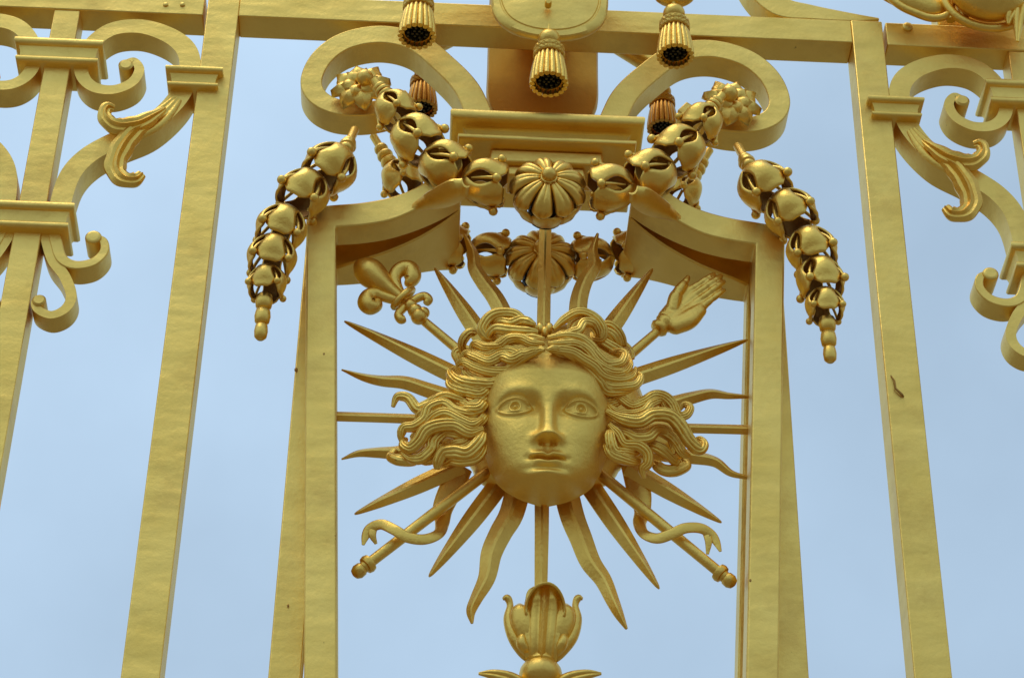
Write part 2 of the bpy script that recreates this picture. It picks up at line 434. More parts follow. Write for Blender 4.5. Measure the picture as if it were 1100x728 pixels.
for s in (-1, 1):
    # unseen plate added above the gap between both faces to keep it dark
    b = MB(s > 0); rows = [[], [], [], []]
    for i in range(n):
        z = tp[i][1]
        for r, (y, dz) in enumerate(((-.004, -.004), (.108, -.004), (.108, -.009), (-.004, -.009))): rows[r].append(V(tp[i][0], y, z+dz))
    rows.append(rows[0]); b.grid(rows); b.build('added_shade_plate', BARM, frame, angle=40)
    # flared tongue at the end of each shoulder, turned out towards the viewer
    b = MB(s > 0)
    q = spline([(*P(x, y, Y), w*PX) for x, y, Y, w in ((440, 226, -.050, 6), (451, 222, -.060, 14), (462, 218, -.078, 22), (478, 212, -.104, 28), (491, 205, -.128, 26), (499, 199, -.142, 12))], 8)
    fr = b.frames([V(*r[:3]) for r in q], (0, -.5, -.86))
    def pr(i):
        w = q[i][3]/2
        return [(-w, -.004), (-w*.5, .002), (0, .004), (w*.5, .002), (w, -.004), (w, -.009), (w*.5, -.003), (0, -.001), (-w*.5, -.003), (-w, -.009)]
    b.section([V(*r[:3]) for r in q], fr, pr); b.build('tongue', ORN, frame, angle=50)

# ------------------------------------------------------------------ flower and bud makers
def petal_rows(o, ax, side, R, spread, f_r, f_h, na=8, nt=12, cup=0.0):
    pass

def bud(parent, c, ax, R, roll=0.0, mirror=False, stamens=True):
    """open husk: four curved petals with lens-shaped gaps, a knobbed stamen in each gap"""
    a = Vector(ax).normalized(); c = Vector(c)
    v0 = V(0, -0.86, -0.5); u = v0-a*v0.dot(a)
    if u.length < 0.1: u = a.orthogonal()
    u.normalize(); w = a.cross(u)
    mb = MB(mirror)
    np_ = 4
    for k in range(np_):
        ph0 = roll+k*2*PI/np_
        rows = []
        for i in range(15):
            t = i/14; phi = lerp(0.12, 2.50, t)
            half = PI/np_*1.03
            g = 0.0
            if 0.70 < phi < 2.05: g = math.sin(PI*((phi-0.70)/1.35)**0.85)
            half *= (1-0.46*g)
            if phi > 2.0: half *= max(0.3, 1-((phi-2.0)/0.55)**1.2*0.62)
            rr = R*math.sin(phi)*(1.0 if phi < 2.1 else 1+0.8*(phi-2.1))
            z = -R*math.cos(phi)*1.0
            row = []
            for j in range(9):
                s = -1+j/4
                lift = 1-0.05*s*s*g+0.05*g*(1-abs(s))
                p = ph0+s*half
                row.append(c+a*(z*(1-0.05*s*s*g))+(u*math.cos(p)+w*math.sin(p))*rr*lift)
            rows.append(row)
        mb.grid(rows)
    o = mb.build('bud', ORN, parent, solid=R*0.10, angle=70)
    o.data.materials.append(SHADE_CHIP); o.modifiers['thickness'].material_offset = 1 if FLIP else 0  # inner side of the petals gets its shade through a darker colour
    cm = MB(mirror)
    cm.lathe(c-a*R*1.06, a, [(0, R*.2), (R*.08, R*.34), (R*.2, R*.3), (R*.3, R*.1)], 16)
    cm.build('calyx', ORN, o, angle=50)
    if stamens:
        for k in range(np_):
            p = roll+(k+.5)*2*PI/np_
            rd = u*math.cos(p)+w*math.sin(p)
            p0 = c-a*R*0.55+rd*R*0.55; p1 = c+a*R*.02+rd*R*0.93; p2 = c+rd*R*1.10+a*R*0.48
            sm = MB(mirror); q = spline([tuple(p0), tuple(p1), tuple(p2)], 6)
            sm.tube(q, [R*0.075]*len(q), 8); sm.ball(p2, R*0.195, 12)
            sm.build('stamen', ORN, o, angle=70)
    return o

def beads(mb, p0, p1, rs):
    """collars strung between two points"""
    p0 = Vector(p0); p1 = Vector(p1); n = len(rs); L = (p1-p0).length; ax = (p1-p0)/L; st = L/n
    for i, r in enumerate(rs):
        mb.lathe(p0+ax*st*i, ax, [(0, r*.55), (st*.15, r*.9), (st*.5, r), (st*.85, r*.9), (st, r*.55)], 18)

def flower(parent, c, R, name='flower', petals=9, n=V(0, -.99, .07), core=True):
    """domed flower facing the viewer with ridged petals, a central ball and a leafy cup behind"""
    c = Vector(c); n = n.normalized(); u = V(1, 0, 0); w = n.cross(u)
    mb = MB()
    for k in range(petals):
        p0 = 2*PI*(k+.5)/petals; rows = []
        for i in range(15):
            t = i/14; ang = lerp(0.22, 1.5, t)
            rr = R*math.sin(ang)*1.02; z = R*(0.56*math.cos(ang)+.04*math.sin(PI*t))
            wd = PI/petals*(0.92-0.10*t)*(1 if t < .8 else math.sqrt(max(0.03, 1-((t-.8)/.2)**2*.95)))
            row = []
            for j in range(13):
                s = -1+j/6; p = p0+s*wd
                h = R*(0.10*(1-s*s)+0.05*abs(math.sin(s*PI)))*(0.35+.65*math.sin(PI*min(1, .2+t*.75)))
                row.append(c+n*(z+h*math.cos(ang))+(u*math.cos(p)+w*math.sin(p))*(rr+h*math.sin(ang)))
            rows.append(row)
        mb.grid(rows)
    o = mb.build(name, ORN, parent, solid=R*0.05, angle=50)
    b = MB(); b.ball(c+n*R*0.74, R*0.22, 18); b.lathe(c+n*R*0.46, n, [(0, R*.28), (R*.18, R*.26), (R*.22, R*.2)], 18); b.build('flower_centre', ORN, o, angle=60)
    b = MB()
    nl = 6
    for k in range(nl):
        p0 = 2*PI*(k+.5)/nl; rows = []
        for i in range(10):
            t = i/9; rr = R*(1.03-.42*t**2.2); z = R*lerp(0.02, -0.80, t)
            row = []
            for j in range(7):
                s = -1+j/3; p = p0+s*PI/nl*1.02*(math.sin(PI*min(.5, .18+t)) if t < .4 else 1)
                row.append(c+n*z+(u*math.cos(p)+w*math.sin(p))*rr*(1.0-0.10*s*s-.05*math.exp(-(s/.18)**2)))
            rows.append(row)
        b.grid(rows)
    b.build('leaf_cup', ORN, o, solid=R*0.05, angle=50)
    b = MB(); b.lathe(c-n*R*1.0, n, [(0, R*.5), (R*.2, R*.52), (R*.9, R*.3)], 20); b.build('socket', CORE, o)
    return o

# ------------------------------------------------------------------ garlands
YG = -0.085
def drop(right):
    m = right
    lab = 'garland of husk buds hanging outside the right frame post' if right else 'garland of husk buds hanging outside the left frame post'
    pts = [(355, 180, 28), (326, 207, 27), (302, 245, 26), (292, 276, 25), (286.5, 304, 20)]
    o = P(370, 146, YG); o = MIR(o) if m else o
    t = thing('bud_drop', o, lab, 'garland', 'bud drops beside the frame')
    mb = MB(m); s0 = P(381, 140, YG+.05); s1 = P(371, 162, YG)
    mb.tube([s0, lerp(s0, s1, .5), s1], [.0075]*3, 12); beads(mb, lerp(s0, s1, .55), s1, [.012, .0145, .0125])
    mb.build('stem', ORN, t, angle=50)
    prev = P(376, 160, YG)
    for i, (x, y, r) in enumerate(pts):
        c = P(x, y, YG); nx = P(*pts[i+1][:2], YG) if i < 4 else P(283, 338, YG)
        a = (nx-c).normalized()*0.5+(c-prev).normalized()*0.5
        if i == 0: a = (nx-c).normalized()
        bud(t, c, a, r*PX*1.02, roll=0.05+.14*math.sin(i*1.9+(2 if m else 0)), mirror=m); prev = c
    mb = MB(m)
    beads(mb, P(284.5, 316, YG), P(279.5, 364, YG), [.0135, .0125, .0105])
    mb.build('tip', ORN, t, angle=50)
drop(False); drop(True)

def swag(Y, pts, name, label, fl, FR, stem, rear=False):
    t = thing(name, P(fl[0], fl[1], Y), label, 'garland', 'bud swags across the frame')
    fc = P(fl[0], fl[1], Y)
    for s in (False, True):
        prev = None
        for i, (x, y, r) in enumerate(pts):
            c = P(x, y, Y); nx = P(*pts[i+1][:2], Y) if i < len(pts)-1 else V(-abs(fc.x)*0, fc.y, fc.z)
            bud(t, c, nx-c, r*PX*1.07, roll=PI/4-.15+.12*math.sin(i*2.3+(1 if s else 0)), mirror=s)
        mb = MB(s)
        s0, s1 = P(*stem[0], stem[0][2] if len(stem[0]) > 2 else Y) if False else P(stem[0][0], stem[0][1], Y), P(stem[1][0], stem[1][1], Y)
        mb.tube([s0, lerp(s0, s1, .5), s1], [.007]*3, 12); beads(mb, lerp(s0, s1, .35), s1, [.0125, .0145, .0150])
        mb.build('stem', ORN, t, angle=50)
    flower(t, (0, fc.y, fc.z), FR)
    return t
swag(YG, [(424, 119, 22), (447, 150, 27), (478, 179, 27), (522, 197, 26)], 'bud_swag', 'front garland of husk buds and a daisy flower hung below the moulded cornice', (586, 207), .0565, [(402, 86), (416, 104)])
swag(0.125, [(431, 193, 23), (452, 232, 24), (482, 264, 25), (527, 274, 25)], 'bud_swag', 'rear garland of husk buds and flower, lower and behind the upright ray', (580, 283), .056, [(401, 146), (420, 178)])

# rosettes in the rings
def rosette(right):
    lab = 'pointed leaf rosette inside the right ring scroll' if right else 'pointed leaf rosette inside the left ring scroll'
    Y = -0.02; c = P(388, 96, Y); t = thing('rosette', MIR(c) if right else c, lab, 'rosette', 'rosettes in the ring scrolls')
    n = V(-0.15, -1, 0.1).normalized(); u = n.orthogonal().normalized(); w = n.cross(u)
    for layer, (R, cnt, off) in enumerate(((.050, 8, 0.2), (.034, 6, .5))):
        for k in range(cnt):
            mb = MB(right); p0 = off+2*PI*k/cnt; rows = []
            for i in range(8):
                tt = i/7; row = []; wd = R*0.40*math.sin(PI*min(1, .18+tt*.82))**0.7*(1.0 if tt < 1 else 0.05)
                for j in range(7):
                    s = -1+j/3; d = u*math.cos(p0)+w*math.sin(p0); e = -u*math.sin(p0)+w*math.cos(p0)
                    row.append(c+d*(R*(.15+.85*tt))+e*s*wd+n*(0.006+layer*.008+R*.25*math.sin(tt*PI*.9)-0.22*R*abs(s)*(.3+tt)))
                rows.append(row)
            mb.grid(rows); mb.build('petal', ORN, t, solid=.003, angle=60)
    mb = MB(right); mb.ball(P(392, 84, -.05), .0145, 18); mb.build('boss', ORN, t)
    mb = MB(right); mb.lathe(c-n*.0, -n, [(0, .012), (.03, .014), (.034, .01)], 14); mb.build('back_stud', ORN, t)
rosette(False); rosette(True)

# ------------------------------------------------------------------ tassels
def tassel(px, py, Y, label, k=1.0, cord=0.05, mir=False, mat=None):
    mat = mat or ORN
    """knob centre at photo survey point"""
    o = P(px, py, Y); 
    if mir: o = MIR(o)
    t = thing('tassel', o, label, 'tassel', 'tassels under the shield')
    u = 0.00158*k
    b = MB(); b.ball(o, 12.5*u, 20, (1, 1, .92)); b.build('knob', mat, t)
    b = MB(); z = -9*u
    b.lathe(o, (0, 0, -1), [(8*u, 9*u), (11*u, 13.5*u), (13*u, 15.5*u), (16*u, 14.5*u)], 24)
    for r_ in range(2):
        q = [o+V(math.cos(a)*(15.2*u), math.sin(a)*15.2*u, -(17.5+r_*5.5)*u+1.8*u*math.sin(a*9+r_*PI)) for a in [2*PI*i/72 for i in range(73)]]
        b.tube(q, [2.2*u]*len(q), 6)
        q = [o+V(math.cos(a)*(15.2*u), math.sin(a)*15.2*u, -(17.5+r_*5.5)*u-1.8*u*math.sin(a*9+r_*PI)) for a in [2*PI*i/72 for i in range(73)]]
        b.tube(q, [2.0*u]*len(q), 6)
    b.lathe(o, (0, 0, -1), [(15*u, 14*u), (25*u, 14.5*u), (27*u, 12*u)], 24)
    b.build('band', mat, t, angle=60)
    b = MB()
    for i in range(18):
        a = 2*PI*i/18; d = V(math.cos(a), math.sin(a), 0)
        q = [o+d*(r*u)+V(0, 0, -zz*u) for r, zz in ((12.5, 25), (14.5, 34), (16.2, 46), (17.6, 58), (18.2, 66))]
        b.tube(q, [2.2*u, 2.9*u, 3.2*u, 3.35*u, 3.1*u], 9)
    b.lathe(o, (0, 0, -1), [(24*u, 12*u), (60*u, 17.0*u), (60.2*u, 14*u), (45*u, 12*u)], 24)
    b.build('skirt', mat, t, angle=60)
    b = MB()
    rnd = random.Random(3)
    for rr, cnt in ((0, 1), (5.2, 6), (10.3, 11)):
        for i in range(cnt):
            a = 2*PI*i/cnt+rr; p = o+V(math.cos(a)*rr*u, math.sin(a)*rr*u, 0)
            b.tube([p+V(0, 0, -44*u), p+V(0, 0, -(57+rnd.random()*3)*u), p+V(0, 0, -(61+rnd.random()*3)*u)], [2.2*u, 2.2*u, 1.5*u], 8)
    b.build('strand_core', CORE, t, angle=50)
    b = MB(); b.tube([o+V(0, 0, 9*u), o+V(0, 0, cord)], [3*u, 3*u], 10); b.build('cord', mat, t)
YT = -0.10
tassel(590, 43, YT, 'middle gilded tassel hanging under the shield in front of the cornice', 0.97, .05)
tassel(450.5, -7, YT, 'left front gilded tassel with dark open end, overlapping the left ring scroll', 0.97, .06)
tassel(724, 15, YT, 'right front gilded tassel, overlapping the right ring scroll', 0.95, .05)
tassel(455, 78, 0.125, 'shaded rear tassel seen through the left ring scroll', 0.85, .10, mat=BACK_SHADE)
tassel(711, 99, 0.125, 'shaded rear tassel seen through the right ring scroll', 0.85, .10, mat=BACK_SHADE)

# ------------------------------------------------------------------ shields (front one and its twin on the other face of the gate)
def shield(Y, label, dy):
    cx = 0.0; half = 0.5*(P(653, 0, -0.10).x-P(527.5, 0, -0.10).x); zbot = P(589, 40, -0.10).z+dy; ztop = zbot+0.42
    t = thing('shield', (0, Y, zbot), label, 'shield', 'shields over the cornice')
    s_ = -1 if Y < 0.03 else 1
    def outline(k):
        """closed outline inset by k"""
        w = half-k; pts = []
        prof = [(0, zbot+k), (.30*w, zbot+k+.003), (.58*w, zbot+k+.012), (.80*w, zbot+k+.027), (.94*w, zbot+k+.050), (w, zbot+k+.080), (w, zbot+.14), (w, zbot+.25), (w*.97, ztop-.05), (w*.8, ztop-k)]
        r = spline([(a, z, 0) for a, z in prof], 5)
        out = [(p[0], p[1]) for p in r] + [(-p[0], p[1]) for p in r[::-1]][:-1]
        return out
    rings = [(0.003, .0), (0, -.005), (0, -.012), (.003, -.016), (.012, -.0175), (.0132, -.0160), (.0150, -.0160), (.0162, -.0180), (.04, -.021), (.06, -.023)]
    b = MB(); vs = []; L_ = [outline(k) for k, _ in rings]; n = len(L_[0])
    for (k, y), ol in zip(rings, L_):
        vs += [(p[0], Y-s_*0 + (y if s_ < 0 else -y), p[1]) for p in ol]
    fs = [tuple(range(n))]
    for i in range(len(rings)-1):
        fs += [(i*n+j, i*n+(j+1) % n, (i+1)*n+(j+1) % n, (i+1)*n+j) for j in range(n)]
    fs.append(tuple((len(rings)-1)*n+j for j in range(n)))
    b.add(vs, fs); b.build('plate', BARM if s_ < 0 else BACK_SHADE, t, angle=40)
    if s_ < 0:
        b = MB(); p = P(589, 2, Y-.04); b.lathe(p+V(0, .01, 0), (0, -1, -.2), [(0, .006), (.01, .006), (.014, .004)], 12); b.build('pin', ORN, t)
    b = MB(); b.tube([V(0, Y, zbot+.02), V(0, Y, zbot-.012)], [.008, .006], 10); b.build('tassel_loop', ORN, t)
    b = MB(); b.box(-.05, .05, min(Y, .03), max(Y, .03)-.002, zbot+.22, zbot+.3); b.build('bracket', BARM, t, bevel=.003)
    # scallops from which the outer tassels hang
    for px, py in (((450, -28), (724, -8)) if s_ < 0 else ((452, 56), (709, 76))):
        o = P(px, py, Y-.012); b = MB()
        b.ball(o, .033, 24, (1.15, .7, .9)); b.tube([o, lerp(o, V(0, Y, o.z+.09), .5)+V(0, 0, .05), V(0, Y, o.z+.12)], [.018, .022, .03], 12); b.build('scallop', ORN, t)
    return t
shield(-0.085, 'pale gilded shield plate with rounded lower edge and inset line at the top centre', 0)
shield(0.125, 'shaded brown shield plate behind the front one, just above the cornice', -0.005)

# ------------------------------------------------------------------ coat of arms fragment on the right rail
YC = -0.03
t = thing('coat_of_arms', P(1040, 22, YC), 'gilded oval boss with curled shell on the rail, top right corner', 'ornament')
b = MB(); c = P(1062, -12, YC-.03); b.ball(c, .070, 36, (1, .62, 1)); b.build('boss', ORN, t)
b = MB(); q = [c+V(math.cos(a)*.076, .020, math.sin(a)*.076) for a in [PI*.55+2*PI*i/60 for i in range(61)]]; b.tube(q, [.008]*61, 10); b.build('boss_rim', ORN, t)
b = MB(); q = spline([(*P(*z, YC), w) for *z, w in [(930, -40, .05), (950, -18, .055), (975, -2, .05), (1000, 8, .036), (1018, 6, .016)]], 7)
b.lock([V(*r[:3]) for r in q], [r[3]*1.1 for r in q], 1, .30, out=(0, -1, -.2), groove=.05); b.build('shell', ORN, t, angle=60)
b = MB(); q = spline([P(*z, YC-.005) for z in [(936, -24), (962, 3), (985, 15), (1004, 20), (1020, 14), (1022, -4)]], 7); b.tube(q, [.007]*len(q), 10); b.build('shell_rim', ORN, t)
b = MB()
for dx, tip in ((-10, (1083, 26)), (0, (1093, 45)), (10, (1104, 28))):
    q = spline([(*P(1094+dx*.3, 0, YC-.02), .020), (*P(1094+dx*.8, 14, YC-.03), .028), (*P(*tip, YC-.03), .006)], 6)
    b.lock([V(*r[:3]) for r in q], [r[3] for r in q], 2, .4, out=(0, -1, -.2))
b.build('leaf', ORN, t, angle=60)
b = MB(); b.box(P(1005, 0, 0).x, P(1100, 0, 0).x, .004, .05, RZ1-.001, RZ1+.16); b.build('back_plate', ORN, t, bevel=.004)
b = MB()
for x in (1022, 1036):
    q = spline([P(x, 22, YC), P(x-4, 0, YC-.004), P(x-2, -30, YC)], 6); b.tube(q, [.009]*len(q), 10)
b.build('stem', ORN, t)

# ------------------------------------------------------------------ the sun mask
YS = 0.012
sun = thing('sun_mask', P(583, 454, YS), 'gilded sun mask with a calm youthful face, wavy hair and radiating straight and flame-shaped rays', 'sun mask')
CX, CY = 583, 454
def ray(name, pts, ridge=.008, Y=YS):
    """pts: (px,py,width px) from the base to the tip"""
    q = spline([(*P(x, y, Y), w*PX) for x, y, w in pts], 8); n = len(q)
    b = MB(); b.blade([V(*r[:3]) for r in q], [r[3] for r in q], [min(ridge, .55*r[3]) for r in q])
    return b.build(name, ORN, sun, angle=25)
ray('straight_ray', [(583, 420, 15), (584, 345, 15), (585, 290, 14.5), (586, 236, 14), (586, 196, 14)], .007)
ray('straight_ray', [(582, 500, 16), (582, 560, 15), (581.5, 600, 14), (581, 640, 13)], .007)
for tip, base, w in (((467, 288), (525, 373), 22), ((370, 345), (505, 411), 22), ((381, 552), (495, 500), 21), ((461, 619), (540, 515), 23),
                     ((701, 289), (641, 373), 22), ((803, 365), (665, 411), 22), ((775, 561), (675, 502), 21), ((708, 632), (628, 513), 23)):
    bx_, by_ = base; tx, ty = tip
    ray('straight_ray', [(bx_, by_, w), (lerp(bx_, tx, .4), lerp(by_, ty, .4), w*.92), (lerp(bx_, tx, .75), lerp(by_, ty, .75), w*.55), (lerp(bx_, tx, .95), lerp(by_, ty, .95), w*.24), (tx, ty, 2)], .009)
flames = [
    [(548, 375, 22), (543, 345, 21), (533, 322, 20), (519, 303, 18), (510, 288, 16), (508, 272, 12), (499, 252, 3)],
    [(615, 375, 22), (620, 345, 21), (622, 322, 20), (628, 303, 18), (638, 286, 16), (637, 270, 11), (642, 251, 3)],
    [(500, 432, 20), (460, 419, 18), (435, 411, 16), (410, 409, 13), (390, 405, 9), (367, 397, 2)],
    [(665, 434, 20), (715, 434, 18), (740, 428, 15), (763, 423, 12), (783, 425, 8), (804, 426, 4)],
    [(500, 478, 20), (450, 482, 19), (428, 486, 16), (405, 486, 12), (385, 487, 8), (367, 493, 2)],
    [(665, 478, 20), (720, 488, 19), (745, 491, 16), (768, 496, 12), (785, 508, 8), (804, 513, 4)],
    [(560, 510, 27), (550, 550, 26), (538, 572, 24), (528, 594, 22), (523, 620, 18), (512, 642, 13), (506, 656, 10), (507, 669, 3)],
    [(604, 510, 27), (614, 552, 26), (624, 578, 24), (634, 603, 22), (648, 623, 18), (658, 645, 14), (665, 660, 10), (673, 675, 3)]]
for f in flames: ray('flame_ray', f, .009)
for pts in ([(470, 451, 12), (420, 449, 11.5), (357, 447, 11.5)], [(690, 459, 12), (745, 460, 11.5), (806, 461.5, 11.5)]):
    ray('tie_rod', pts, .006)

# sceptres
def sceptre(p0, p1, r, knob=True):
    b = MB(); a = P(*p0, YS-.012); c = P(*p1, YS-.012)
    b.tube([a, lerp(a, c, .5), c], [r, r, r*.92], 16)
    o = b.build('sceptre', ORN, sun, angle=50)
    if knob:
        ax = (c-a).normalized(); b = MB()
        b.lathe(c-ax*.012, ax, [(0, r*.9), (.001, r*1.45), (.006, r*1.6), (.011, r*1.45), (.012, r*1.05), (.016, r*1.0), (.018, r*1.2), (.026, r*1.25), (.032, r*.9), (.034, r*.4)], 20)
        b.build('knob', ORN, o, angle=45)
    return o
s1 = sceptre((530, 502), (392, 608), .0088)
s2 = sceptre((640, 505), (777, 618), .0088)
s3 = sceptre((515, 395), (452, 342), .0078, False)
s4 = sceptre((655, 400), (712, 351), .0078, False)

# fleur-de-lis
YFl = YS-.014
fl = thing  # (keeps the builder below short)
b = MB()
ctr = spline([(*P(x, y, YFl-.004), r*PX) for x, y, r in [(437, 324, 5), (428, 317, 6.5), (417, 309, 9.5), (408, 302, 14), (401, 296, 16.5), (395, 291, 16.5), (389, 286, 13), (385, 283, 8), (383, 281, 2)]], 6)
b.section([V(*q[:3]) for q in ctr], b.frames([V(*q[:3]) for q in ctr]), lambda i: [(math.cos(a)*ctr[i][3], math.sin(a)*ctr[i][3]*.75+ctr[i][3]*.22*max(0, math.sin(a))**6) for a in [2*PI*j/20 for j in range(20)]])
for arm in ([(435, 323, 5), (427, 309, 6), (424, 299, 7.5), (427, 292, 8.5), (434, 288, 9), (441, 290, 10), (443, 297, 10), (440, 302, 8), (436, 301, 5)],
            [(434, 324, 5), (421, 321, 6), (411, 318, 6.5), (403, 316, 8), (396, 319, 9.5), (394, 325, 10.5), (398, 329, 10), (404, 328, 7.5), (406, 323, 5)]):
    q = spline([(*P(x, y, YFl), r*PX) for x, y, r in arm], 6)
    b.tube([V(*r[:3]) for r in q], [r[3] for r in q], 14)
b.build('fleur_de_lis', ORN, s3, angle=60)
b = MB()
q = [P(433, 320, YFl-.002)+V(math.cos(a)*.0, 0, 0)+(P(444, 312, YFl)-P(424, 330, YFl))*.5*math.cos(a)+V(0, -.015, -.005)*math.sin(a) for a in [2*PI*i/24 for i in range(25)]]
b.tube(q, [.0055]*25, 10)
for arm in ([(440, 326, 4.5), (433, 331, 5), (428, 338, 5), (431, 343, 5.5), (435, 342, 4)], [(442, 324, 4.5), (449, 320, 5), (456, 318, 5), (460, 322, 5.5), (458, 326, 4)]):
    q = spline([(*P(x, y, YFl-.003), r*PX) for x, y, r in arm], 6); b.tube([V(*r[:3]) for r in q], [r[3] for r in q], 12)
for x, y, r in ((441, 328, 7.5), (446, 334, 8.5), (450, 340, 9.5), (455, 336, 7)):
    b.ball(P(x, y, YFl-(.006 if x > 440 else 0)), r*PX, 14)
b.build('collar', ORN, s3, angle=60)

# hand of justice on the other sceptre
YH = YS-.016
b = MB()
def cap(pts):
    q = spline([(*P(x, y, YH+dy), r*PX) for x, y, dy, r in pts], 8)
    rr = [r[3]*(1-.13*math.exp(-((i/(len(q)-1)-.36)/.05)**2)-.13*math.exp(-((i/(len(q)-1)-.70)/.05)**2)) for i, r in enumerate(q)]
    b.tube([V(*r[:3]) for r in q], rr, 14)
    b.ball(V(*q[-1][:3]), q[-1][3], 12); b.ball(V(*q[0][:3]), q[0][3], 12)
for pts in ([(741, 312, 0, 5.0), (750, 306, -.004, 4.3), (759, 300, -.006, 4.1), (766.5, 295, -.002, 3.2)],
            [(746, 317, 0, 5.0), (757, 309, -.005, 4.4), (767, 302, -.007, 4.2), (774, 297, -.003, 3.3)],
            [(751, 323, 0, 5.0), (761, 315, -.005, 4.3), (770, 308, -.007, 4.1), (777, 303, -.003, 3.2)],
            [(755, 329, 0, 4.8), (764, 322, -.004, 4.0), (772, 316, -.006, 3.6), (777.5, 312, -.003, 2.8)]): cap(pts)
cap([(722, 333, -.002, 8), (725, 319, -.008, 7.2), (731, 309, -.010, 5.8), (736, 303, -.008, 4.6), (739, 298, -.006, 3.0)])
def bone(pts):
    q = spline([(*P(x, y, YH+dy), r*PX) for x, y, dy, r in pts], 6)
    b.tube([V(*r[:3]) for r in q], [r[3] for r in q], 14); b.ball(V(*q[0][:3]), q[0][3], 12); b.ball(V(*q[-1][:3]), q[-1][3], 12)
for pts in ([(714, 341, 0, 8.5), (726, 328, .004, 9), (741, 312, .001, 5.6)], [(717, 344, 0, 9.5), (731, 333, .006, 9.5), (746, 317, .001, 5.8)],
            [(721, 348, 0, 9.5), (738, 336, .005, 9.5), (751, 323, .001, 5.8)], [(724, 350, 0, 9.5), (744, 338, .001, 9), (755, 329, .001, 5.6)],
            [(726, 351, -.001, 9.0), (741, 345, -.001, 9), (753, 334, 0, 6.5)]): bone(pts)
b.build('hand', ORN, s4, remesh=.0016)
b = MB()
ax = (P(722, 341, YH)-P(708, 353, YH)).normalized(); o = P(705, 355, YH+.002)
b.lathe(o, ax, [(0, .008), (.002, .013), (.007, .0155), (.012, .0135), (.014, .0135), (.018, .0165), (.024, .0165), (.028, .0135), (.032, .012)], 22); b.build('cuff', ORN, s4, angle=50)

# ribbons winding round the lower sceptres
for side in (0, 1):
    if side == 0:
        pts = [(497, 502, 22, .004), (487, 520, 26, .006), (476, 545, 22, .008), (475, 562, 15, -.004), (471, 573, 12, -.022), (456, 579, 12, -.03), (438, 577, 12, -.034), (424, 569, 12, -.034), (410, 563, 12, -.026), (398, 567, 11, -.02), (393, 575, 9, -.018), (390, 585, 3, -.018)]
    else:
        pts = [(678, 500, 22, .004), (686, 525, 26, .006), (690, 548, 18, .008), (687, 562, 14, -.004), (692, 573, 12, -.022), (706, 578, 12, -.03), (722, 573, 12, -.034), (736, 567, 12, -.034), (752, 567, 12, -.026), (763, 573, 11, -.02), (769, 581, 9, -.018), (774, 592, 3, -.018)]
    q = spline([(*P(x, y, YS+dy), w*PX) for x, y, w, dy in pts], 7)
    b = MB(); b.lock([V(*r[:3]) for r in q], [r[3] for r in q], 1, .15, out=(0, -1, -.15), groove=0)
    b.build('ribbon', ORN, sun, angle=60)
    pts = [(402, 565, 8, -.02), (400, 574, 8, -.02), (404, 584, 3, -.016)] if side == 0 else [(757, 568, 8, -.02), (761, 580, 8, -.02), (760, 595, 3, -.016)]
    q = spline([(*P(x, y, YS+dy), w*PX) for x, y, w, dy in pts], 7)
    b = MB(); b.lock([V(*r[:3]) for r in q], [r[3] for r in q], 1, .15, out=(0, -1, -.15), groove=0); b.build('ribbon_tail', ORN, sun, angle=60)

